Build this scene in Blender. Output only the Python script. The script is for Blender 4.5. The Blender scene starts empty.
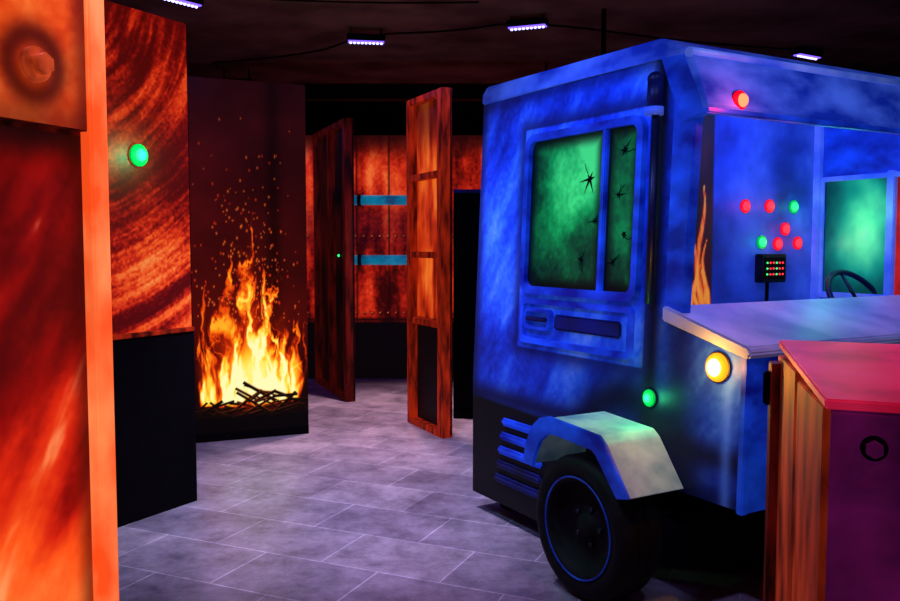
import bpy, bmesh, math, random
import numpy as np
from mathutils import Vector, Matrix
random.seed(4); rng=np.random.RandomState(7)
scene=bpy.context.scene
try:
    scene.view_settings.view_transform='Standard'
except Exception: pass

# ---------------------------------------------------------------- helpers
def lin(c):
    c=np.asarray(c,dtype=float)/255.0
    return np.where(c<=0.04045,c/12.92,((c+0.055)/1.055)**2.4)
def L4(c): 
    a=lin(c); return (float(a[0]),float(a[1]),float(a[2]),1.0)
def link(o): scene.collection.objects.link(o); return o
def group(name,loc=(0,0,0),rot=0):
    e=bpy.data.objects.new(name,None); e.empty_display_size=.2
    e.location=loc; e.rotation_euler=(0,0,rot); return link(e)
def finish(me,name,mat,parent,smooth=False):
    o=bpy.data.objects.new(name,me)
    if mat: me.materials.append(mat)
    if smooth:
        for p in me.polygons: p.use_smooth=True
    link(o)
    if parent: o.parent=parent
    return o
def bm_obj(bm,name,mat,parent,smooth=False):
    bmesh.ops.recalc_face_normals(bm,faces=bm.faces)
    me=bpy.data.meshes.new(name); bm.to_mesh(me); bm.free()
    return finish(me,name,mat,parent,smooth)
def box(name,a,b,mat,parent=None,bev=0.0,seg=2):
    bm=bmesh.new(); bmesh.ops.create_cube(bm,size=1)
    a=Vector(a);b=Vector(b)
    for v in bm.verts:
        v.co=Vector((a[i]+(b[i]-a[i])*(v.co[i]+.5) for i in range(3)))
    if bev>0: bmesh.ops.bevel(bm,geom=bm.edges[:],offset=bev,segments=seg,affect='EDGES')
    return bm_obj(bm,name,mat,parent)
def prism(name,pts,w0,w1,mat,parent=None,bev=0.0,axis='y'):
    bm=bmesh.new()
    if axis=='y': f=lambda p,w:(p[0],w,p[1])
    else: f=lambda p,w:(p[0],p[1],w)
    v0=[bm.verts.new(f(p,w0)) for p in pts]; v1=[bm.verts.new(f(p,w1)) for p in pts]
    n=len(pts)
    bm.faces.new(v0); bm.faces.new(v1[::-1])
    for i in range(n): bm.faces.new((v0[i],v0[(i+1)%n],v1[(i+1)%n],v1[i]))
    if bev>0: bmesh.ops.bevel(bm,geom=bm.edges[:],offset=bev,segments=2,affect='EDGES')
    return bm_obj(bm,name,mat,parent)
def cyl(name,p0,p1,r,mat,parent=None,seg=20,r2=None):
    p0=Vector(p0);p1=Vector(p1);d=p1-p0
    bm=bmesh.new(); bmesh.ops.create_cone(bm,cap_ends=True,segments=seg,radius1=r,radius2=r if r2 is None else r2,depth=d.length)
    M=Matrix.Translation((p0+p1)/2)@d.to_track_quat('Z','Y').to_matrix().to_4x4()
    bmesh.ops.transform(bm,matrix=M,verts=bm.verts)
    o=bm_obj(bm,name,mat,parent)
    for p in o.data.polygons: p.use_smooth=len(p.vertices)==4
    return o
def ball(name,c,r,mat,parent=None,sc=(1,1,1)):
    bm=bmesh.new(); bmesh.ops.create_uvsphere(bm,u_segments=16,v_segments=10,radius=r)
    for v in bm.verts: v.co=Vector((v.co.x*sc[0]+c[0],v.co.y*sc[1]+c[1],v.co.z*sc[2]+c[2]))
    return bm_obj(bm,name,mat,parent,True)
def rrect(x0,x1,z0,z1,r,n=6):
    pts=[]
    for cx,cz,a0 in ((x1-r,z1-r,0),(x0+r,z1-r,90),(x0+r,z0+r,180),(x1-r,z0+r,270)):
        for i in range(n+1):
            a=math.radians(a0+90*i/n); pts.append((cx+r*math.cos(a),cz+r*math.sin(a)))
    return pts
def ring(name,o,i,y0,y1,mat,parent):
    bm=bmesh.new(); n=len(o)
    def mk(p,y): return [bm.verts.new((a,y,b)) for a,b in p]
    A,B,C,D=mk(o,y0),mk(i,y0),mk(o,y1),mk(i,y1)
    for k in range(n):
        j=(k+1)%n
        bm.faces.new((A[k],A[j],B[j],B[k])); bm.faces.new((C[k],C[j],D[j],D[k]))
        bm.faces.new((A[k],A[j],C[j],C[k])); bm.faces.new((B[k],B[j],D[j],D[k]))
    bmesh.ops.bevel(bm,geom=[e for e in bm.edges if abs(e.verts[0].co.y-y0)<1e-6 and abs(e.verts[1].co.y-y0)<1e-6 and len(e.link_faces)==2 and e.calc_face_angle(0)>1],offset=.008,segments=2,affect='EDGES')
    return bm_obj(bm,name,mat,parent)
def lathe(name,prof,c,mat,parent,seg=48):
    bm=bmesh.new(); rows=[]
    for k in range(seg):
        a=2*math.pi*k/seg
        rows.append([bm.verts.new((c[0]+r*math.cos(a),c[1]+w,c[2]+r*math.sin(a))) for r,w in prof])
    for k in range(seg):
        A,B=rows[k],rows[(k+1)%seg]
        for i in range(len(prof)-1): bm.faces.new((A[i],A[i+1],B[i+1],B[i]))
    return bm_obj(bm,name,mat,parent,True)

# ---------------------------------------------------------------- numpy noise
def vnoise(x,y,seed=0):
    xi=np.floor(x);yi=np.floor(y);fx=x-xi;fy=y-yi
    fx=fx*fx*(3-2*fx);fy=fy*fy*(3-2*fy)
    h=lambda i,j:np.modf(np.abs(np.sin(i*127.1+j*311.7+seed*74.7)*43758.5453))[0]
    a=h(xi,yi);b=h(xi+1,yi);c=h(xi,yi+1);d=h(xi+1,yi+1)
    return (a*(1-fx)+b*fx)*(1-fy)+(c*(1-fx)+d*fx)*fy
def fbm(x,y,seed=0,o=5):
    s=0;a=.5;t=0
    for k in range(o):
        s=s+a*vnoise(x,y,seed+k*3.1);t+=a;a*=.5;x=x*2.03;y=y*2.03
    return s/t
def ramp(t,stops):
    xs=[s[0] for s in stops]
    return np.stack([np.interp(t,xs,[s[1][k] for s in stops]) for k in range(3)],-1)
def mixc(c,col,m):
    m=np.clip(m,0,1)[...,None]; return c*(1-m)+np.array(col,float)*m
def sst(a,b,x):
    t=np.clip((x-a)/(b-a),0,1);return t*t*(3-2*t)

# ---------------------------------------------------------------- materials
_pm={}
def paint_mat(em,rough=.55,white=0.0,basek=.5,spec=.15):
    k=(em,rough,white,basek,spec)
    if k in _pm: return _pm[k]
    m=bpy.data.materials.new('fluorescent_paint_%d'%len(_pm)); m.use_nodes=True
    nt=m.node_tree;b=nt.nodes['Principled BSDF']
    a=nt.nodes.new('ShaderNodeAttribute');a.attribute_name='Col'
    mx=nt.nodes.new('ShaderNodeMix');mx.data_type='RGBA';mx.inputs[0].default_value=white
    mx.inputs[7].default_value=(.4,.4,.42,1)
    mu=nt.nodes.new('ShaderNodeMix');mu.data_type='RGBA';mu.blend_type='MULTIPLY';mu.inputs[0].default_value=1;mu.inputs[7].default_value=(basek,basek,basek,1)
    nt.links.new(a.outputs['Color'],mx.inputs[6]);nt.links.new(mx.outputs[2],mu.inputs[6])
    nt.links.new(mu.outputs[2],b.inputs['Base Color'])
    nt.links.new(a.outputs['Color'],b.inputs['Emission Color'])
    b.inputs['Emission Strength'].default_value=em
    b.inputs['Roughness'].default_value=rough
    b.inputs['Specular IOR Level'].default_value=spec
    n=nt.nodes.new('ShaderNodeTexNoise');n.inputs['Scale'].default_value=90
    bp=nt.nodes.new('ShaderNodeBump');bp.inputs['Strength'].default_value=.15;bp.inputs['Distance'].default_value=.004
    nt.links.new(n.outputs['Fac'],bp.inputs['Height']);nt.links.new(bp.outputs['Normal'],b.inputs['Normal'])
    _pm[k]=m;return m
def noisy(name,c1,c2,scale=4,em=0.0,rough=.5,stretch=(1,1,1),metal=0,rot=(0,0,0),lo=.35,hi=.65,spec=.3):
    m=bpy.data.materials.new(name);m.use_nodes=True
    nt=m.node_tree;b=nt.nodes['Principled BSDF']
    tc=nt.nodes.new('ShaderNodeTexCoord');mp=nt.nodes.new('ShaderNodeMapping')
    mp.inputs['Scale'].default_value=stretch;mp.inputs['Rotation'].default_value=rot
    n=nt.nodes.new('ShaderNodeTexNoise');n.inputs['Scale'].default_value=scale;n.inputs['Detail'].default_value=6
    r=nt.nodes.new('ShaderNodeValToRGB')
    r.color_ramp.elements[0].position=lo;r.color_ramp.elements[0].color=L4(c1)
    r.color_ramp.elements[1].position=hi;r.color_ramp.elements[1].color=L4(c2)
    nt.links.new(tc.outputs['Object'],mp.inputs[0]);nt.links.new(mp.outputs[0],n.inputs['Vector'])
    nt.links.new(n.outputs['Fac'],r.inputs[0]);nt.links.new(r.outputs[0],b.inputs['Base Color'])
    if em>0:
        nt.links.new(r.outputs[0],b.inputs['Emission Color']);b.inputs['Emission Strength'].default_value=em
    bp=nt.nodes.new('ShaderNodeBump');bp.inputs['Strength'].default_value=.2;bp.inputs['Distance'].default_value=.01
    nt.links.new(n.outputs['Fac'],bp.inputs['Height']);nt.links.new(bp.outputs['Normal'],b.inputs['Normal'])
    b.inputs['Roughness'].default_value=rough;b.inputs['Metallic'].default_value=metal
    b.inputs['Specular IOR Level'].default_value=spec
    return m
def glow(name,c,s,base=None):
    m=bpy.data.materials.new(name);m.use_nodes=True
    b=m.node_tree.nodes['Principled BSDF']
    b.inputs['Base Color'].default_value=(*[x*.3 for x in c],1);b.inputs['Emission Color'].default_value=(*c,1);b.inputs['Emission Strength'].default_value=s
    b.inputs['Specular IOR Level'].default_value=.1
    return m
def painted(name,parent,x0,z0,W,H,y,res,fn,em=.6,rough=.55,axis='x',keep=None,**kw):
    nx=max(2,int(W/res)+1);nz=max(2,int(H/res)+1)
    u=np.linspace(0,W,nx);v=np.linspace(0,H,nz);U,V=np.meshgrid(u,v)
    U=U.ravel();V=V.ravel()
    if axis=='x': co=np.stack([x0+U,np.full_like(U,y),z0+V],-1)
    else: co=np.stack([np.full_like(U,y),x0+U,z0+V],-1)
    i=np.arange(nx-1);j=np.arange(nz-1);I,J=np.meshgrid(i,j);a=(J*nx+I).ravel()
    F=np.stack([a,a+1,a+1+nx,a+nx],-1)
    if keep is not None:
        cu=(U[F].mean(1));cv=(V[F].mean(1));F=F[keep(x0+cu,z0+cv)]
    me=bpy.data.meshes.new(name);me.from_pydata(co.tolist(),[],F.tolist());me.update()
    col=np.clip(fn(U,V),0,255);c=lin(col)
    at=me.color_attributes.new('Col','FLOAT_COLOR','POINT')
    at.data.foreach_set('color',np.concatenate([c,np.ones((len(c),1))],1).astype(np.float32).ravel())
    return finish(me,name,paint_mat(em,rough,**kw),parent)

M_black=noisy('black_paint',(3,2,4),(7,5,7),6,0,.75,spec=.08)
M_blackwood=noisy('black_board',(8,5,6),(18,10,12),5,0,.6,spec=.12)
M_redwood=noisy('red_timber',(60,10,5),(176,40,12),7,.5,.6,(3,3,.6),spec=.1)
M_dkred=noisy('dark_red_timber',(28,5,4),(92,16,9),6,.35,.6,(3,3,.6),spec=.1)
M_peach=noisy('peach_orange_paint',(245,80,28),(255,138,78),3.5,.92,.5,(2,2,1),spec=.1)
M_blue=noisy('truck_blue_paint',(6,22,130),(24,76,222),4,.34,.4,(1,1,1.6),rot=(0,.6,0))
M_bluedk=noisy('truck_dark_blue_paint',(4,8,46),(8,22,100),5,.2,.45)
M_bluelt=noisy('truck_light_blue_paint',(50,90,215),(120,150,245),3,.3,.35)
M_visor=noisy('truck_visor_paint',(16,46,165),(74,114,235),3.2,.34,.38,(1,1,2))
M_hood=noisy('bonnet_paint',(104,124,186),(176,180,220),3,.08,.4)  # paler than the body blue: the lit top is put into the colour
M_fend=noisy('fender_paint',(100,140,165),(176,204,205),5,.06,.45)  # pale teal light on the blue fender, put into the colour
M_rubber=noisy('tyre_rubber',(9,8,11),(18,16,20),20,0,.75,spec=.2)
M_metal=noisy('dark_metal',(24,24,34),(50,50,64),15,0,.4,metal=.7)
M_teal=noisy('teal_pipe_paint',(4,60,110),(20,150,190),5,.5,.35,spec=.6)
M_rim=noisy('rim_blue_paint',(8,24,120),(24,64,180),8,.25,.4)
M_green=glow('green_led',(.03,1,.22),1.5)
M_greenhalo=glow('green_lens',(.0,.42,.07),.9)  # halo around the green LEDs, made as a dim glowing surface
M_red=glow('red_led',(1,.03,.05),1.7)
M_redhalo=glow('red_lens',(.75,.0,.02),1.0)  # halo around the red LEDs and lamp, as a glowing surface
M_amber=glow('amber_lamp',(1,.62,.14),7)
M_amberhalo=glow('amber_lens',(1,.30,.01),1.6)  # orange halo around the amber bulb, as a glowing surface
M_redlamp=glow('red_marker_lamp',(1,.10,.04),4.5)
M_uv=glow('uv_led',(.16,.08,1),2.2)
M_uvcyan=glow('uv_led_core',(.35,.35,1),5)

# ---------------------------------------------------------------- camera
cd=bpy.data.cameras.new('camera');cam=bpy.data.objects.new('camera',cd);link(cam)
cd.sensor_width=36;cd.lens=34;cam.location=(0,0,1.5)
cam.rotation_euler=(math.radians(90-3.7),0,0);cd.clip_start=.05
scene.camera=cam

# ---------------------------------------------------------------- room
def floor_mat():
    m=bpy.data.materials.new('stone_tile');m.use_nodes=True;nt=m.node_tree;b=nt.nodes['Principled BSDF']
    tc=nt.nodes.new('ShaderNodeTexCoord');mp=nt.nodes.new('ShaderNodeMapping')
    mp.inputs['Rotation'].default_value=(0,0,math.radians(24))
    br=nt.nodes.new('ShaderNodeTexBrick');br.offset=.5;br.inputs['Scale'].default_value=1
    br.inputs['Brick Width'].default_value=.62;br.inputs['Row Height'].default_value=.42;br.inputs['Mortar Size'].default_value=.004
    br.inputs['Mortar Smooth'].default_value=.4
    br.inputs['Color1'].default_value=L4((190,182,188));br.inputs['Color2'].default_value=L4((152,146,158));br.inputs['Mortar'].default_value=L4((224,218,228))
    n=nt.nodes.new('ShaderNodeTexNoise');n.inputs['Scale'].default_value=3.6;n.inputs['Detail'].default_value=12;n.inputs['Roughness'].default_value=.78
    r=nt.nodes.new('ShaderNodeValToRGB');r.color_ramp.elements[0].position=.36;r.color_ramp.elements[0].color=(.20,.20,.24,1);r.color_ramp.elements[1].position=.64
    mx=nt.nodes.new('ShaderNodeMix');mx.data_type='RGBA';mx.blend_type='MULTIPLY';mx.inputs[0].default_value=.85
    nt.links.new(tc.outputs['Object'],mp.inputs[0]);nt.links.new(mp.outputs[0],br.inputs['Vector']);nt.links.new(tc.outputs['Object'],n.inputs['Vector'])
    nt.links.new(n.outputs['Fac'],r.inputs[0]);nt.links.new(br.outputs['Color'],mx.inputs[6]);nt.links.new(r.outputs[0],mx.inputs[7])
    nt.links.new(mx.outputs[2],b.inputs['Base Color']);b.inputs['Roughness'].default_value=.32
    bp=nt.nodes.new('ShaderNodeBump');bp.inputs['Strength'].default_value=.35;bp.inputs['Distance'].default_value=.01
    nt.links.new(n.outputs['Fac'],bp.inputs['Height']);nt.links.new(bp.outputs['Normal'],b.inputs['Normal'])
    return m
M_ceil=noisy('dark_ceiling_plaster',(70,44,42),(110,76,70),2.2,.0,.85,spec=.1)
M_wall=noisy('dark_wall_paint',(10,6,10),(20,9,14),3,0,.8,spec=.1)
box('floor',(-5,-2,-.1),(6,11,0),floor_mat())
box('ceiling',(-5,-2,3.2),(6,11,3.3),M_ceil)
box('wall_back',(-5,11,0),(6,11.1,3.2),M_wall)
box('wall_left',(-5.1,-2,0),(-5,11,3.2),M_wall)
box('wall_right',(6,-2,0),(6.1,11,3.2),M_wall)
box('wall_front',(-5,-2.1,0),(6,-2,3.2),M_wall)

# ---------------------------------------------------------------- murals
def rust_a(U,V):
    n=fbm(U*3,V*3,1)
    r=np.sqrt((U-.05)**2*1.2+(V-2.9)**2)+.035*fbm(U*2,V*2,9)
    an=np.arctan2(V-2.9,U-.05)
    s=fbm(r*9,an*1.6,3,4)
    s2=fbm(r*38,an*2.4,5,4)
    g=fbm(U*70,V*70,17,3)
    t=.60*s+.30*s2+.28*n+.22*(g-.5)-.12
    env=.50+.72*np.exp(-((V-1.38)/.40)**2)*(.6+.5*sst(.2,.9,U+.3*(1.6-V)))+.34*np.exp(-((V-2.45)/.3)**2)
    k=sst(.28,.82,t)*env
    c=ramp(k,[(0,(84,6,5)),(.2,(142,16,8)),(.45,(214,46,16)),(.75,(250,96,36)),(1.1,(255,150,80))])
    return c
gA=group('rust_mural_panel',(-1.98,4.11,0),math.atan2(.5,.287))
WA=.95
painted('mural_face',gA,0,1.02,WA,1.74,-.002,.0055,lambda U,V:rust_a(U,V+1.02),.85,basek=.25)
box('board',(0,0,0),(WA,.04,2.76),M_blackwood,gA)
box('kick_board',(0,-.02,0),(WA,0,1.02),M_black,gA)
box('edge_rail',(0,-.03,1.005),(WA,0,1.03),M_redwood,gA,.004)
SX=WA-.36
box('sensor_plate',(SX-.022,-.010,1.963),(SX+.022,0,2.007),M_black,gA,.004)
ball('sensor_lens',(SX,-.012,1.985),.062,M_greenhalo,gA,(1,.35,1))  # glowing disc imitates the green halo around the LED
ball('sensor_led',(SX,-.032,1.985),.036,M_green,gA,(1,.5,1))

def fire(U,V):
    c=ramp(np.clip(V/2.7,0,1),[(0,(6,3,5)),(.12,(14,4,5)),(.3,(54,7,6)),(.6,(58,8,9)),(.85,(50,8,12)),(1,(34,5,9))])
    c=c*(.5+.95*fbm(U*2,V*2,2))[:,None]
    c*=(1-.45*np.exp(-((U-.62)/.06)**2))[:,None]
    w1=(fbm(U*7,V*3.2-1,11)-.5)*.22+(fbm(U*20,V*9,12,3)-.5)*.06
    UU=U+w1*sst(.3,.9,V)
    I=np.zeros_like(U)
    T=[(.42,.40,1.75,.11,.05,1.1),(.30,.22,1.48,.09,.06,1.0),(.52,.56,1.36,.10,.05,.9),(.62,.72,1.02,.10,.04,.8),(.20,.06,1.24,.08,.04,.8),
       (.42,.46,1.10,.22,.03,1.0),(.45,.42,.80,.36,.02,1.2),(.10,.03,.86,.09,.03,.9),(.74,.82,.96,.08,.03,.9),(.36,.31,1.56,.04,.07,.8),(.48,.62,1.30,.04,.06,.9)]
    for k in range(34):
        ub=rng.uniform(.06,.82);T.append((ub,ub+rng.uniform(-.15,.15),rng.uniform(.55,1.5-abs(ub-.42)*1.3),rng.uniform(.015,.04),rng.uniform(.02,.07),rng.uniform(.4,.9)))
    for q,(ub,ut,zt,wb,am,st) in enumerate(T):
        t=(V-.30)/(zt-.30);tc=np.clip(t,0,1)
        ce=ub+(ut-ub)*tc+am*np.sin(tc*7+q*1.7)*tc
        w=wb*(np.clip(1-tc,0,1)**.75)*(1-.25*np.sin(tc*9+q))+1e-4
        d=np.abs(UU-ce)/w
        i=np.clip(1-d*d,0,1)*st*(1-.62*tc)*(t>-.05)*(t<1)
        I=I+ .72*i
    str_=fbm(UU*26,V*5.5,21,4);I=I*(.28+1.3*sst(.32,.68,str_))
    halo=np.exp(-((U-.43)/.30)**2-((V-.62)/.45)**2)
    c=mixc(c,(150,24,6),halo*.75)
    I=I*sst(.22,.36,V)
    core=np.exp(-((U-.47)/.17)**2-((V-.52)/.17)**2);I=I+core*1.0
    f=ramp(I,[(0,(110,14,4)),(.22,(215,48,6)),(.5,(250,112,14)),(.85,(255,190,40)),(1.3,(255,236,100)),(1.9,(255,250,180))])
    m=np.clip(I*3.2,0,1)[:,None];c=c*(1-m)+f*m
    for k in range(300):
        su=rng.normal(.42,.17);sv=.9+abs(rng.normal(0,.66));r=rng.uniform(.0028,.007)
        if sv>2.55: continue
        dd=((U-su)**2+((V-sv)/1.7)**2)/(r*r);g=np.exp(-dd)
        c=mixc(c,(255,110,34) if k%3 else (235,50,16),g*(1-.3*(sv-.9)))
    for k in range(52):
        cx=rng.normal(.43,.25);cz=rng.uniform(.18,.38)-abs(cx-.43)*.10;a=rng.uniform(-.75,.75);l=rng.uniform(.06,.18);th=rng.uniform(.005,.012)
        du=(U-cx)*math.cos(a)+(V-cz)*math.sin(a);dv=-(U-cx)*math.sin(a)+(V-cz)*math.cos(a)
        m=(np.abs(du)<l)*sst(th*1.3,th*.7,np.abs(dv));c=mixc(c,(14,6,4),m)
        e=(np.abs(du)<l)*np.exp(-((dv-th)/.004)**2);c=mixc(c,(200,74,16),e*.45*np.exp(-((cx-.45)/.3)**2))
    c=mixc(c,(7,4,6),sst(.24,.15,V))
    return c
gB=group('fire_mural_panel',(-1.985,6.368,0),math.atan2(.344,.811))
painted('fire_painting',gB,.045,0,.88,2.75,-.003,.0042,fire,1.0,basek=.12,spec=.05)
box('board',(-.3,0,0),(.925,.04,2.75),M_blackwood,gB)
box('skirting',(-.3,-.012,0),(.925,-.003,.06),M_black,gB)

def pil_low(U,V):
    n=fbm(U*5,V*5,31);s=fbm((U*1.0-V*.55)*7,(U*.5+V)*1.6,33);g=fbm(U*60,V*60,35,2)
    k=sst(1.5,.35,V)*.75+ .8*(s-.47)+.35*(n-.5)+.08*(g-.5)
    c=ramp(k,[(-.1,(84,4,5)),(.12,(140,9,6)),(.35,(210,36,12)),(.62,(252,84,24)),(1,(255,146,70))])
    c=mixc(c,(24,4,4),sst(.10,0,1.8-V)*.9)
    c=mixc(c,(255,170,110),np.exp(-((s-.70)/.05)**2)*.6)
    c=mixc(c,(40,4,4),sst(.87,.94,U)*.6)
    return c
def pil_up(U,V):
    n=fbm(U*7,V*7,41);g=fbm(U*60,V*60,43,2);c=ramp(n+.2*(g-.5),[(.2,(180,36,8)),(.5,(228,76,20)),(.8,(252,122,50))])
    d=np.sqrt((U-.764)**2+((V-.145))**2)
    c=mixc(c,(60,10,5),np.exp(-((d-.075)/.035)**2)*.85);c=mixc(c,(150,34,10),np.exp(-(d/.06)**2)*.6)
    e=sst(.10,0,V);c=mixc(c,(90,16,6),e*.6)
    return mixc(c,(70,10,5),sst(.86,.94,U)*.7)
gC=group('orange_pillar_panel',(-1.38,1.505,0),math.atan2(.925,.38))
box('board',(0,0,0),(1,.05,2.75),M_dkred,gC)
painted('lower_mural',gC,0,0,.94,1.8,-.003,.007,pil_low,.95)
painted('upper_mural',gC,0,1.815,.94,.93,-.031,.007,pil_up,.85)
box('upper_plate',(0,-.03,1.812),(.94,0,2.75),M_dkred,gC)
box('edge_post',(.935,-.045,0),(1.0,-.001,2.75),M_peach,gC,.006)
M_bolt=noisy('orange_bolt',(130,34,12),(225,90,40),14,.45,.35,spec=.6)
cyl('bolt_washer',(.764,-.045,1.96),(.764,-.03,1.96),.045,M_bolt,gC,28)
cyl('bolt_head',(.764,-.075,1.96),(.764,-.045,1.96),.028,M_bolt,gC,6)

def emur(U,V):
    n=fbm(U*3.2,V*2.2,51);s=fbm(U*10,V*2.2,53);g=fbm(U*40,V*40,55,3);t=.55*n+.5*s+.2*(g-.5)
    c=ramp(t,[(.3,(54,5,5)),(.46,(150,20,11)),(.6,(216,50,22)),(.8,(250,112,54))])
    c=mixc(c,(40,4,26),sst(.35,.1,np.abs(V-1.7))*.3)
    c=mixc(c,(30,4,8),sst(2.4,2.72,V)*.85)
    for px in (.86,1.22,1.58,2.3):
        c=mixc(c,(26,4,4),np.exp(-((U-px)/.010)**2)*.85)
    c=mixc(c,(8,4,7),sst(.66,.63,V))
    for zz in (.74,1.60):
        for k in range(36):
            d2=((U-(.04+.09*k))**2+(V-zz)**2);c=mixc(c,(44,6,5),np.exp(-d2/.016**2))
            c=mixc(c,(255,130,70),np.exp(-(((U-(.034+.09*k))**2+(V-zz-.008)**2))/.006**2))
    c=mixc(c,(24,3,4),np.exp(-((V-.67)/.02)**2)*.9)
    return c
gE=group('rusty_wall_mural',(-1.9,9.53,0),0)
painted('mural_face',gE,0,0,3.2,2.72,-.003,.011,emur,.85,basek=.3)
box('board',(0,0,0),(3.2,.05,2.72),M_blackwood,gE)
gP=group('wall_pipes',(0,9.53,0),0)
for i,z in enumerate((2.0,1.34)):
    cyl('pipe_%d'%i,(-1.06,-.10,z),(-.32,-.10,z),.055,M_teal,gP)
    for x in (-1.0,-.40): 
        cyl('collar_%d_%.1f'%(i,x),(x-.02,-.10,z),(x+.02,-.10,z),.068,M_metal,gP)
        box('bracket_%d_%.1f'%(i,x),(x-.015,-.06,z-.03),(x+.015,-.004,z+.03),M_metal,gP)

def frame_panel(name,loc,d,wid,H,mface,rails,fn=None,em=.4):
    g=group(name,loc,math.atan2(d[1],d[0]))
    box('sheet',(0,0,.02),(wid,.02,H-.02),M_blackwood,g)
    if fn: painted('mural_face',g,.07,.05,wid-.15,H-.1,-.003,.012,fn,em,basek=.3)
    box('post_rear',(0,-.07,0),(.07,0,H),mface,g,.004)
    box('post_front',(wid-.09,-.07,0),(wid,.02,H),mface,g,.004)
    for i,z in enumerate(rails): box('rail_%d'%i,(.07,-.07,z),(wid-.09,0,z+.05),mface,g,.003)
    return g
def dmur(U,V):
    t=fbm(U*3,V*2,61);return ramp(t,[(.3,(8,3,4)),(.7,(44,6,6))])
def fmur(U,V):
    t=.5*fbm(U*5,V*2.5,71)+.5*fbm(U*14,V*3,73)
    c=ramp(t,[(.3,(84,10,5)),(.5,(205,52,14)),(.7,(255,120,40))])
    c=mixc(c,(8,4,6),sst(.87,.84,V));return mixc(c,(50,8,7),sst(2.1,2.5,V)*.6)
gD=frame_panel('timber_partition_frame',(-1.42,9.31,0),(.492,-1.21),1.306,2.7,M_dkred,(0,2.65),dmur,.7)
box('mid_post',(.62,-.07,.05),(.69,0,2.65),M_dkred,gD,.004)
cyl('sensor_base',(.86,-.012,1.40),(.86,-.003,1.40),.03,M_metal,gD);ball('sensor_led',(.86,-.016,1.40),.014,M_green,gD)
frame_panel('timber_shelf_frame',(-.302,7.2,0),(.302,-.64),.708,2.7,M_redwood,(0,.855,1.40,2.03,2.65),fmur,.8)
gG=group('black_partition_panel',(.03,7.33,0),0)
box('board',(0,0,0),(1.0,.04,1.95),M_black,gG);box('cap_rail',(0,-.02,1.95),(1.0,.06,1.98),M_bluedk,gG,.004);box('foot_rail',(0,-.03,0),(1.0,0,.06),M_black,gG)

# ceiling items
def uvbar(x,y,z,ang,w=.3):
    g=group('uv_light_bar',(x,y,z),ang)
    box('housing',(-w/2,-.05,0),(w/2,.05,.05),M_black,g,.006)
    box('led_strip',(-w/2+.01,-.035,-.008),(w/2-.01,.035,0),M_uv,g)
    n=9
    for i in range(n):
        xx=-w/2+.03+(w-.06)*i/(n-1);ball('led_%d'%i,(xx,0,-.010),.011,M_uvcyan,g)
    for sx in (-w/2+.03,w/2-.03): box('bracket_%.1f'%sx,(sx-.008,-.01,.05),(sx+.008,.01,3.2-z),M_metal,g)
    ld=bpy.data.lights.new('uv_lamp','SPOT');ld.spot_size=math.radians(150);ld.shadow_soft_size=.04;ld.energy=22;ld.color=(.28,.16,1)
    lo=bpy.data.objects.new('uv_lamp',ld);link(lo);lo.parent=g;lo.location=(0,0,-.06)
for a in ((-.66,6.8,3.10,.15),(.574,6.42,3.12,-.35),(3.08,7.45,3.13,.55),(-1.80,5.8,3.13,.9),(-2.06,8.33,3.05,.05)): uvbar(*a)
def cable(name,pts,r,mat):
    cu=bpy.data.curves.new(name,'CURVE');cu.dimensions='3D';cu.bevel_depth=r
    s=cu.splines.new('NURBS');s.points.add(len(pts)-1)
    for p,q in zip(s.points,pts): p.co=(*q,1)
    s.use_endpoint_u=True;s.order_u=3
    cu.materials.append(mat);o=bpy.data.objects.new(name,cu);link(o);return o
cable('ceiling_cable',[(-2.2,8,3.19),(-1.2,7.4,3.12),(-.66,6.8,3.16),(0,6.5,3.1),(.57,6.42,3.17),(2,6.9,3.1),(3.1,7.45,3.18)],.008,M_black)
cable('ceiling_cable',[(0.2,4.6,3.19),(1.6,5.2,3.14),(3.4,5.6,3.19),(5,5.9,3.19)],.010,M_black)
cable('ceiling_cable',[(-1.8,5.8,3.18),(-.8,5.9,3.13),(.2,6.0,3.18)],.007,M_black)
cyl('support_pole',(1.11,6.25,0),(1.11,6.25,3.2),.018,M_black)
box('ceiling_beam',(-4.9,8.0,2.86),(5.9,8.14,3.0),M_black)
for x in (-4.5,-2.9,0.9,3.8,5.5): cyl('beam_hanger',(x,8.07,3.0),(x,8.07,3.2),.012,M_metal)
gX=group('exit_sign',(-1.42,7.97,2.86),0)
box('case',(-.09,-.03,0),(.09,.03,.1),M_black,gX,.004);box('lit_face',(-.05,-.034,.03),(.03,-.03,.06),glow('exit_green',(.02,.5,.2),1.5),gX)

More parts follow.
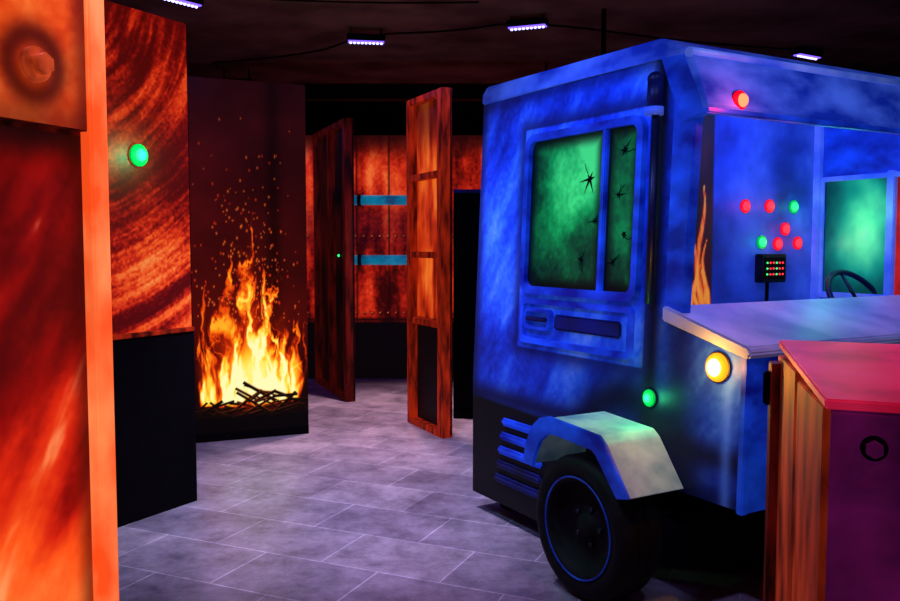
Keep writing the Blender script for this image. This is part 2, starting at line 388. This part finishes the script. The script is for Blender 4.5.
# ---------------------------------------------------------------- truck
KT=.935
TR=group('truck',(.14*KT,5.13*KT,1.5*(1-KT)),math.radians(-60)); TR.scale=(KT,KT,KT)
GZ=-1.5*(1-KT)/KT      # floor level in truck coordinates
WT=2.0
def hoodz(s): return 1.22-(s-1.62)*.29
def side(U,V):
    n=fbm(U*2.0,V*2.0,81)
    st=fbm((U*.8+V)*2.2,(U-V*.6)*9,83)
    g=fbm(U*45,V*45,85,3)
    t=.55*n+.5*st+.18*(g-.5)
    c=ramp(t,[(.30,(8,26,130)),(.5,(20,60,208)),(.66,(44,102,240)),(.84,(100,146,250))])
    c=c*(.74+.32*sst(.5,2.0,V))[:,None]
    def edge(d,w,k,col=(3,6,40)):
        nonlocal c; c=mixc(c,col,np.exp(-(d/w)**2)*k)
    edge(np.abs(U-1.515),.05,.97,(3,4,20))  # dark slot is a recess; its shade is painted into the colour
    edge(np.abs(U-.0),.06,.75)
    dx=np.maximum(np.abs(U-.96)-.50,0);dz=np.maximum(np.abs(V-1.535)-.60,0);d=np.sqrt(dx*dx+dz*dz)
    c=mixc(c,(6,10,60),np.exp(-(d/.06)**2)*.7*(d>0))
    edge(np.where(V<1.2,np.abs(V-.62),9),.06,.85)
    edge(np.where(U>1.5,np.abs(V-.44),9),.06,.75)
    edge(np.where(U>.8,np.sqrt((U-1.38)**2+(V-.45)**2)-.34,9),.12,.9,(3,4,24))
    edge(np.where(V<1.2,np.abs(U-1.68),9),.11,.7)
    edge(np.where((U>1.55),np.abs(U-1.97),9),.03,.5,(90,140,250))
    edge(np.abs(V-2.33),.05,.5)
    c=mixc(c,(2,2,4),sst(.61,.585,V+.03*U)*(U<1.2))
    return c
def keep(s,z):
    k=(s<1.62)|(z<hoodz(s)-.02)
    k&=~((s>.98)&(z<.43))
    return k
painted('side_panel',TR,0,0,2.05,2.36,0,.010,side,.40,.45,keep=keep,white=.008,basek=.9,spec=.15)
box('side_backing',(0,.004,.0),(.98,.04,2.34),M_bluedk,TR)
box('side_backing_front',(.98,.004,.43),(1.60,.04,2.34),M_bluedk,TR)
prism('side_backing_nose',[(1.60,.43),(2.04,.43),(2.04,1.04),(1.6,1.18)],.004,.04,M_bluedk,TR)
prism('roof',[(0,2.34),(0,2.40),(.05,2.44),(1.50,2.425),(1.66,2.345),(1.70,2.29),(1.785,2.08),(1.72,2.06),(1.60,2.27),(1.52,2.34)],-.015,WT,M_visor,TR,.008)
prism('visor_lip',[(1.775,2.06),(1.80,2.085),(1.70,2.315),(1.675,2.29)],-.02,WT+.005,M_visor,TR,.004)
cyl('visor_tube',(1.675,-.02,2.33),(1.675,WT,2.33),.022,M_bluelt,TR)  # light-blue tube added for the highlight band along the visor
box('visor_underlip',(1.77,-.02,2.055),(1.80,WT,2.08),M_blue,TR,.006)
prism('visor_cheek',[(1.50,2.34),(1.65,2.33),(1.785,2.06),(1.66,2.03),(1.57,2.2)],-.018,.03,M_blue,TR,.005)
prism('pillar_front_near',[(1.585,1.18),(1.70,1.19),(1.72,2.08),(1.585,2.34)],-.005,.05,M_blue,TR,.006)
prism('pillar_front_far',[(1.60,1.18),(1.68,1.18),(1.72,2.08),(1.60,2.34)],WT-.05,WT,M_blue,TR,.006)
cyl('roof_marker_body',(1.508,-.045,2.10),(1.508,-.045,2.24),.035,M_bluedk,TR)
ball('roof_marker_cap',(1.508,-.045,2.24),.037,M_bluedk,TR,(1,1,.9))
cyl('roof_marker_base',(1.508,-.045,2.08),(1.508,-.045,2.115),.042,M_bluelt,TR)
cyl('pillar_pipe',(1.515,-.03,1.24),(1.508,-.035,2.09),.018,noisy('pipe_navy',(4,6,26),(10,16,56),6,.1,.4),TR)  # dark tube laid where shade runs down the slot
fo=rrect(.50,1.43,1.24,2.10,.07);fi=rrect(.54,1.392,1.28,2.06,.045)
ring('window_frame',fo,fi,-.035,0,M_blue,TR)
box('window_divider',(1.14,-.03,1.275),(1.175,0,2.065),M_blue,TR,.006)
def pane(seed):
    def f(U,V):
        n=fbm(U*4,V*4,seed);g=fbm(U*50,V*50,seed+1,3);t=.6*n+.42*sst(0,.75,V)*sst(-.15,.4,U)+.12+.18*(g-.5)  # reflected green light painted into the pane, brighter to the top right
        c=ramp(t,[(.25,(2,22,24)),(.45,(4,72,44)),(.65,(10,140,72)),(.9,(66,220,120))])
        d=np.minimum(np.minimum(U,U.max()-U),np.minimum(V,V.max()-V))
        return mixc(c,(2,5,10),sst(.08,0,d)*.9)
    return f
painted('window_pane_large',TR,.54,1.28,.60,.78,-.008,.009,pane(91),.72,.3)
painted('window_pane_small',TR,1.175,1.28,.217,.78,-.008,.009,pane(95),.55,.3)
def star(name,s,z,r,seed):
    rr=random.Random(seed);bm=bmesh.new();c=bm.verts.new((s,-.0125,z));n=6
    vs=[]
    for k in range(2*n):
        a=math.pi*k/n+rr.uniform(-.3,.3)*(k%2==0);q=r*(rr.choice((.5,.8,1.6)) if k%2==0 else rr.uniform(.18,.3))
        vs.append(bm.verts.new((s+q*math.cos(a),-.0125,z+q*math.sin(a))))
    for k in range(2*n): bm.faces.new((c,vs[k],vs[(k+1)%(2*n)]))
    x,zz=s,z;a=rr.uniform(0,6.28)
    for q in range(3):
        nx=x+r*.55*math.cos(a);nz=zz+r*.55*math.sin(a);px=-math.sin(a)*.003;pz=math.cos(a)*.003
        v=[bm.verts.new((x+px,-.0120,zz+pz)),bm.verts.new((x-px,-.0120,zz-pz)),bm.verts.new((nx-px*.6,-.0120,nz-pz*.6)),bm.verts.new((nx+px*.6,-.0120,nz+pz*.6))]
        bm.faces.new(v);x,zz=nx,nz;a+=rr.uniform(-.8,.8)
    return bm_obj(bm,name,M_black,TR)
for i,(s,z,r) in enumerate(((1.04,1.83,.055),(1.00,1.43,.045),(1.29,1.95,.05),(1.09,1.62,.036),(1.31,1.55,.045),(1.26,1.74,.04),(1.24,1.42,.04))): star('bullet_hole_%d'%i,s,z,r,i)
ring('trim_frame',rrect(.50,1.40,.97,1.215,.03),rrect(.53,1.37,1.0,1.185,.02),-.022,0,M_blue,TR)
box('trim_strip',(.80,-.02,1.06),(1.32,0,1.14),M_bluedk,TR,.01)
ring('handle_cup',rrect(.55,.78,1.05,1.16,.03),rrect(.565,.765,1.065,1.145,.02),-.03,0,M_blue,TR)
box('door_handle',(.575,-.045,1.095),(.755,-.015,1.12),M_bluedk,TR,.008)
for i in range(5):
    z=.13+.085*i; box('louvre_%d'%i,(.26+.02*i,-.018,z),(.72,0,z+.045),M_bluedk if i<2 else M_blue,TR,.014,3)
prism('bonnet',[(1.60,1.17),(1.60,1.235),(2.08,1.10),(2.10,1.075),(2.08,1.05)],-.03,WT+.03,M_hood,TR,.008)
box('nose_panel',(2.03,0,.42),(2.06,WT,1.06),M_blue,TR,.005)
box('corner_bead',(2.035,-.012,.42),(2.07,.03,1.06),M_blue,TR,.006)
for i in range(5): box('grille_slat_%d'%i,(2.06,.5,.58+.07*i),(2.085,1.5,.61+.07*i),M_metal,TR,.005)
box('bumper',(2.06,.12,.40),(2.13,WT-.12,.50),M_bluedk,TR,.02)
for i,w in enumerate((.28,WT-.28)):
    cyl('headlamp_%d'%i,(2.055,w,.80),(2.10,w,.80),.09,M_metal,TR,28);cyl('headlamp_glass_%d'%i,(2.10,w,.80),(2.108,w,.80),.075,M_bluelt,TR,28)
box('rear_wall',(0,.04,.1),(.04,WT-.04,2.34),M_bluedk,TR)
box('cab_floor',(.04,.04,.5),(2.03,WT-.04,.56),M_black,TR)
box('underbody',(.3,.25,.18),(1.95,WT-.25,.5),M_black,TR)
for i,(s,w) in enumerate(((.12,.2),(.12,WT-.2))): box('jack_stand_%d'%i,(s-.05,w-.05,GZ+.002),(s+.05,w+.05,.5),M_black,TR,.004)
box('wheel_well',(.99,.05,.05),(1.06,.4,.5),M_black,TR)
yb=WT-.04
box('far_wall_low',(.04,yb,.3),(2.03,WT,1.20),M_blue,TR)
box('far_wall_rear',(.04,yb,1.20),(.95,WT,2.34),M_blue,TR)
box('far_wall_top',(.95,yb,1.91),(1.60,WT,2.34),M_blue,TR)
box('far_window_post',(1.37,yb-.02,1.18),(1.42,WT,1.93),M_bluelt,TR,.005)
box('far_window_sill',(.93,yb-.03,1.18),(1.60,yb,1.215),M_bluelt,TR,.005)
box('far_window_head',(.93,yb-.02,1.89),(1.60,yb,1.92),M_bluelt,TR,.005)
box('far_window_jamb',(.93,yb-.02,1.2),(.96,yb,1.9),M_bluelt,TR,.004)
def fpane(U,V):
    t=.5*fbm(U*5,V*4,97)+.6*np.exp(-((U-.25)/.18)**2-((V-.4)/.3)**2)  # window glow put into the colour, brightest near the middle
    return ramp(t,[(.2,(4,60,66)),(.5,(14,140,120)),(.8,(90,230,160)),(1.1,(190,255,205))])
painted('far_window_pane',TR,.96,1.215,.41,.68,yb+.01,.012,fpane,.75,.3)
painted('far_window_pane_front',TR,1.42,1.215,.18,.68,yb+.01,.012,lambda U,V:ramp(fbm(U*6,V*5,99),[(.2,(90,6,20)),(.8,(235,40,30))]),.8,.3)
def part(U,V):
    w=U+.3;z=V+.56
    n=fbm(w*3,z*3,101);c=ramp(n,[(.25,(10,22,96)),(.5,(24,52,165)),(.8,(54,92,215))])
    red=ramp(fbm(w*5,z*2,103),[(.3,(14,3,5)),(.7,(60,8,7))])
    fl=np.zeros_like(w)
    for k,(ub,zt,wb) in enumerate(((.96,1.86,.05),(.91,1.62,.04),(1.0,1.55,.04),(.86,1.6,.04),(.98,1.4,.06),(.93,1.34,.05))):
        t=np.clip((z-.9)/(zt-.9),0,1);ce=ub+.025*np.sin(t*9+k*2);ww=wb*(1-t)**.7+1e-4
        fl=np.maximum(fl,np.clip(1-((w-ce)/ww)**2,0,1)*(z<zt))
    fl*=.25+1.1*fbm(w*44,z*9,105)
    red=red*(1-np.clip(fl*1.8,0,1))[:,None]+ramp(fl,[(0,(150,20,4)),(.4,(245,70,10)),(.8,(255,160,50))])*np.clip(fl*1.8,0,1)[:,None]
    m=sst(1.045,1.055,w)[:,None]
    return red*(1-m)+c*m
painted('cab_partition_face',TR,.3,.56,WT-.34,1.78,.902,.009,part,.55,.5,axis='y',white=.05,basek=.8,spec=.1)
box('cab_partition',(.87,.04,.56),(.90,WT-.04,2.34),M_bluedk,TR)
box('partition_corner_post',(.90,WT-.085,.56),(.945,WT-.042,2.34),M_bluelt,TR,.005)
BT=((1.31,1.73,0),(1.519,1.735,0),(1.736,1.735,1),(1.458,1.52,1),(1.60,1.51,0),(1.663,1.60,0),(1.78,1.515,0))
for i,(w,z,g) in enumerate(BT):
    cyl('button_bezel_%d'%i,(.902,w,z),(.912,w,z),.040,M_greenhalo if g else M_redhalo,TR,20)  # glowing disc behind each button imitates its halo
    ball('button_%d'%i,(.915,w,z),.028,M_green if g else M_red,TR,(.5,1,1))
box('control_box',(.905,1.40,1.28),(.96,1.62,1.45),M_metal,TR,.006)
box('control_screen',(.96,1.42,1.30),(.964,1.60,1.43),M_black,TR)
for i in range(18): ball('control_led_%d'%i,(.966,1.442+.027*(i%6),1.33+.034*(i//6)),.006,M_red if i%3 else M_green,TR)
box('control_lead',(.905,1.50,1.05),(.92,1.515,1.29),M_black,TR)
prism('dashboard',[(1.40,.56),(1.60,.56),(1.60,1.16),(1.46,1.17),(1.38,1.10)],.05,WT-.05,M_bluedk,TR,.01)
bm=bmesh.new();R=.22
seg=40;ms=10;vs=[]
for i in range(seg):
    a=2*math.pi*i/seg;row=[]
    for j in range(ms):
        b=2*math.pi*j/ms;rr=R+.017*math.cos(b);row.append(bm.verts.new((.017*math.sin(b),rr*math.cos(a),rr*math.sin(a))))
    vs.append(row)
for i in range(seg):
    for j in range(ms): bm.faces.new((vs[i][j],vs[(i+1)%seg][j],vs[(i+1)%seg][(j+1)%ms],vs[i][(j+1)%ms]))
SC=(1.34,1.77,1.165)
Mx=Matrix.Translation(SC)@Matrix.Rotation(math.radians(-35),4,'Y')
bmesh.ops.transform(bm,matrix=Mx,verts=bm.verts)
M_wheel=noisy('steering_rim_navy',(6,8,34),(12,18,60),8,.1,.35)
bm_obj(bm,'steering_wheel',M_wheel,TR,True)
for i,a in enumerate((90,210,330)):
    p=Mx@Vector((0,R*math.cos(math.radians(a)),R*math.sin(math.radians(a))));cyl('steering_spoke_%d'%i,SC,p,.01,M_wheel,TR,8)
cyl('steering_column',SC,(1.50,1.77,1.06),.022,M_black,TR)
fen_o=[(1.02,.45),(1.04,.54),(1.09,.63),(1.15,.68),(1.22,.70),(1.56,.68),(1.60,.65),(1.75,.45)]
fen_i=[(1.70,.45),(1.57,.61),(1.54,.63),(1.24,.645),(1.18,.63),(1.13,.59),(1.09,.52),(1.075,.45)]
prism('fender_near',fen_o+fen_i,-.32,-.001,M_fend,TR,.004)
prism('fender_lip',[(a-(.012 if a<1.4 else -.012),b+.006) for a,b in fen_o]+[(a+(-.012 if a>1.4 else .012),b-.012) for a,b in fen_i],-.335,-.315,M_blue,TR,.004)
prism('fender_far',fen_o+fen_i,WT+.001,WT+.32,M_fend,TR,.004)
def wheel(nm,c,sg):
    tyre=[(.215,.02),(.235,.0),(.28,-.012),(.31,.0),(.328,.03),(.328,.065),(.318,.068),(.318,.080),(.328,.083),(.328,.125),(.318,.128),(.318,.140),(.328,.143),(.328,.19),(.31,.22),(.28,.232),(.235,.22),(.215,.2),(.215,.02)]
    lathe(nm+'_tyre',[(r,w*sg) for r,w in tyre],c,M_rubber,TR)
    rim=[(.235,-.002),(.218,-.004),(.208,.01),(.20,.07),(.11,.085),(.06,.06),(.05,.04),(.0001,.04)]
    lathe(nm+'_rim',[(r,w*sg) for r,w in rim],c,M_rubber,TR)
    lathe(nm+'_rim_ring',[(.226,-.004*sg),(.231,-.009*sg),(.235,-.006*sg),(.231,.002*sg),(.226,-.004*sg)],c,M_rim,TR)
    for k in range(5):
        a=2*math.pi*k/5;x=c[0]+.085*math.cos(a);z=c[2]+.085*math.sin(a);cyl(nm+'_nut_%d'%k,(x,c[1]+.08*sg,z),(x,c[1]+.055*sg,z),.012,M_metal,TR,6)
WZ=GZ+.330
wheel('wheel_near',(1.395,-.305,WZ),1)
wheel('wheel_far',(1.395,WT+.305,WZ),-1)
cyl('axle',(1.395,-.2,WZ),(1.395,WT+.2,WZ),.035,M_metal,TR)
cyl('amber_lamp_base',(1.915,-.010,1.0),(1.915,0,1.0),.066,M_metal,TR);ball('amber_lamp_lens',(1.915,-.012,1.0),.060,M_amberhalo,TR,(1,.4,1));ball('amber_lamp_bulb',(1.915,-.028,1.0),.038,M_amber,TR,(1,.5,1))  # orange disc around the bulb imitates the lamp's halo
cyl('green_sensor_base',(1.53,-.010,.813),(1.53,0,.813),.036,M_metal,TR);ball('green_sensor_lens',(1.53,-.012,.813),.040,M_greenhalo,TR,(1,.35,1));ball('green_sensor_led',(1.53,-.022,.813),.022,M_green,TR,(1,.6,1))  # dim green disc around the LED imitates its halo
ball('red_visor_lens',(1.782,.20,2.12),.048,M_redhalo,TR,(.5,1,1))  # imitates the red halo around the visor lamp
ball('red_visor_lamp',(1.80,.20,2.122),.030,M_redlamp,TR,(.7,1,1))
cyl('red_visor_lamp_base',(1.75,.20,2.115),(1.783,.20,2.12),.05,M_metal,TR)
# the near side of the body tapers inwards toward the roof
for o in list(TR.children):
    if o.type!='MESH' or 'wheel_near' in o.name or 'wheel_far' in o.name: continue
    me=o.data;n=len(me.vertices);a=np.empty(n*3);me.vertices.foreach_get('co',a);a=a.reshape(-1,3)
    a[:,1]+=.045*np.maximum(0,a[:,2]-.7)*np.clip(1-a[:,1]/.9,0,1)
    me.vertices.foreach_set('co',a.ravel());me.update()

# ---------------------------------------------------------------- foreground barrier
NL=Vector((.898,2.0));FL=Vector((1.098,2.8));FR=Vector((1.62,2.60));NR=Vector((1.42,1.80))
gH=group('wooden_barrier_box',(NL.x,NL.y,0),math.atan2(-.20,.522))
inv=Matrix.Rotation(-gH.rotation_euler[2],2)
pts=[inv@(p-NL) for p in (NL,FL,FR,NR)]
M_pk=noisy('pink_red_paint',(190,14,56),(240,46,98),4,.36,.5)
M_pur=noisy('purple_paint',(58,9,56),(112,22,98),4,.32,.5)
M_or=noisy('orange_brown_timber',(86,12,8),(188,60,24),4,.34,.6,(2.4,2.4,.7))
def slab(nm,poly,z0,z1,mat,bev=.004):
    return prism(nm,[(p.x,p.y) for p in poly],z0,z1,mat,gH,bev,axis='z')
cen=sum(pts,Vector((0,0)))/4
slab('core',[cen+(p-cen)*.96 for p in pts],0,1.13,M_pur)
bm=bmesh.new()
zt=[1.138,1.188,1.188,1.138]
a=[bm.verts.new((p.x,p.y,z)) for p,z in zip([cen+(p-cen)*1.03 for p in pts],zt)];b=[bm.verts.new((p.x,p.y,z-.025)) for p,z in zip([cen+(p-cen)*1.03 for p in pts],zt)]
bm.faces.new(a);bm.faces.new(b[::-1])
for k in range(4): bm.faces.new((a[k],a[(k+1)%4],b[(k+1)%4],b[k]))
bmesh.ops.bevel(bm,geom=bm.edges[:],offset=.005,segments=2,affect='EDGES')
bm_obj(bm,'top_board',M_pk,gH)
def plank(nm,p,q,t0,t1,out,z0,z1,mat):
    d=(q-p).normalized();nrm=Vector((d.y,-d.x))
    if (p-cen).dot(nrm)<0:nrm=-nrm
    A=p+(q-p)*t0;B=p+(q-p)*t1
    slab(nm,[A,B,B+nrm*out,A+nrm*out],z0,z1,mat,.003)
pc=[cen+(p-cen)*.965 for p in pts]
plank('left_plank_rear',pc[0],pc[1],.52,.99,.022,0,1.14,M_or)
plank('left_plank_front',pc[0],pc[1],.0,.505,.018,0,1.115,M_or)
plank('left_batten',pc[0],pc[1],.90,1.0,.05,0,1.12,M_dkred)
plank('front_sheet',pc[0],pc[3],.0,1,.014,0,1.10,M_pur)
plank('front_upper_rail',pc[0],pc[3],.0,1,.03,.93,1.105,M_pur)
p=pc[0]+(pc[3]-pc[0])*.17
d=(pc[3]-pc[0]).normalized();nr=Vector((d.y,-d.x))
if (pc[0]-cen).dot(nr)<0: nr=-nr
def P3(k,z): q=p+nr*k; return (q.x,q.y,z)
cyl('barrier_washer',P3(.029,1.03),P3(.036,1.03),.030,M_metal,gH,24)
cyl('barrier_bolt',P3(.036,1.03),P3(.058,1.03),.020,M_pur,gH,6)
p=pc[0]+(pc[1]-pc[0])*.95
box('latch',(p.x-.07,p.y-.02,.98),(p.x-.04,p.y+.02,1.09),M_black,gH,.006)

# ---------------------------------------------------------------- lights
def spot(name,loc,tgt,col,e,ang=60,blend=.8,r=.08):
    l=bpy.data.lights.new(name,'SPOT');l.energy=e;l.color=col;l.spot_size=math.radians(ang);l.spot_blend=blend;l.shadow_soft_size=r
    o=bpy.data.objects.new(name,l);link(o);o.location=loc
    o.rotation_euler=(Vector(tgt)-Vector(loc)).to_track_quat('-Z','Y').to_euler();return o
def point(name,loc,col,e,r=.03):
    l=bpy.data.lights.new(name,'POINT');l.energy=e;l.color=col;l.shadow_soft_size=r
    o=bpy.data.objects.new(name,l);link(o);o.location=loc;return o
def T(s,w,z):
    return (KT*(.14+.5*s+.866*w),KT*(5.13-.866*s+.5*w),1.5+KT*(z-1.5))
spot('lavender_spotlight',(-.5,4.4,3.12),(-.5,5.1,0),(.70,.58,1),470,72)
spot('pink_spotlight',(-.5,7.6,3.1),(-.4,7.3,0),(1,.58,.70),480,74)
spot('violet_spotlight',(-.7,2.3,3.12),(-.6,3.4,0),(.42,.38,1),130,80)
spot('blue_spotlight',(-.9,2.4,3.1),T(.8,0,1.7),(.12,.24,1),300,46)
spot('blue_spotlight',(1.1,1.4,3.12),T(1.9,.9,1.2),(.42,.46,1),90,55)
spot('blue_spotlight',(.9,1.8,3.12),T(1.8,.9,2.25),(.36,.44,1),75,55)
spot('orange_spotlight',(.6,1.2,3.1),(-1.2,2.2,1.3),(1,.35,.12),40,60)  # fill added towards the pillar panel from the camera side
spot('red_spotlight',(2.0,.8,3.1),(1.2,2.3,1.1),(1,.15,.40),80,45)
spot('green_spotlight',T(1.2,-.9,2.0),T(1.35,-.17,.7),(.15,1,.5),28,35)
spot('green_spotlight',T(.9,-1.5,2.6),T(.95,0,1.75),(.1,1,.35),24,20)
point('panel_sensor_glow',tuple(Matrix.Translation(gA.location)@Matrix.Rotation(gA.rotation_euler[2],4,'Z')@Vector((SX,-.12,1.985))),(.05,1,.35),9.0)
point('amber_lamp_glow',T(1.915,-.10,1.0),(1,.40,.03),5.0,.02)
point('green_sensor_glow',T(1.53,-.06,.813),(.05,1,.3),1.2,.02)
point('red_lamp_glow',T(1.90,.20,2.12),(1,.03,.02),4.0,.02)
for i,(wv,z,g) in enumerate(BT): point('button_glow',T(.97,wv,z),(.05,1,.3) if g else (1,.04,.08),.35,.01)
point('cab_blue_light',T(1.3,.9,2.2),(.18,.28,1),18,.08)  # fill added to light the cab interior, no fitting
point('cab_green_light',T(1.25,1.75,1.7),(.1,1,.5),1.6,.05)  # green fill added beside the far window, no fitting
w=bpy.data.worlds.new('dark_room');scene.world=w;w.use_nodes=True
w.node_tree.nodes['Background'].inputs[0].default_value=(.02,.01,.04,1);w.node_tree.nodes['Background'].inputs[1].default_value=.3
spot('ceiling_wash_light',(1.2,4.6,2.66),(1.2,5.2,3.2),(1,.66,.6),13,165,1,.2)  # unseen fill added below the ceiling to brighten it
spot('ceiling_wash_light',(-1.0,5.2,2.4),(-1.0,5.8,3.2),(1,.62,.6),10,160,1,.2)  # second unseen fill, brightens the ceiling on the left
# parent the bare lamp-glow points and the added cab fills to the truck
for o in list(bpy.data.objects):
    if o.name.startswith('button_glow') or o.name in('amber_lamp_glow','green_sensor_glow','red_lamp_glow','cab_blue_light','cab_green_light'):
        bpy.context.view_layer.update(); mw=o.matrix_world.copy(); o.parent=TR; o.matrix_parent_inverse=TR.matrix_world.inverted(); o.matrix_world=mw
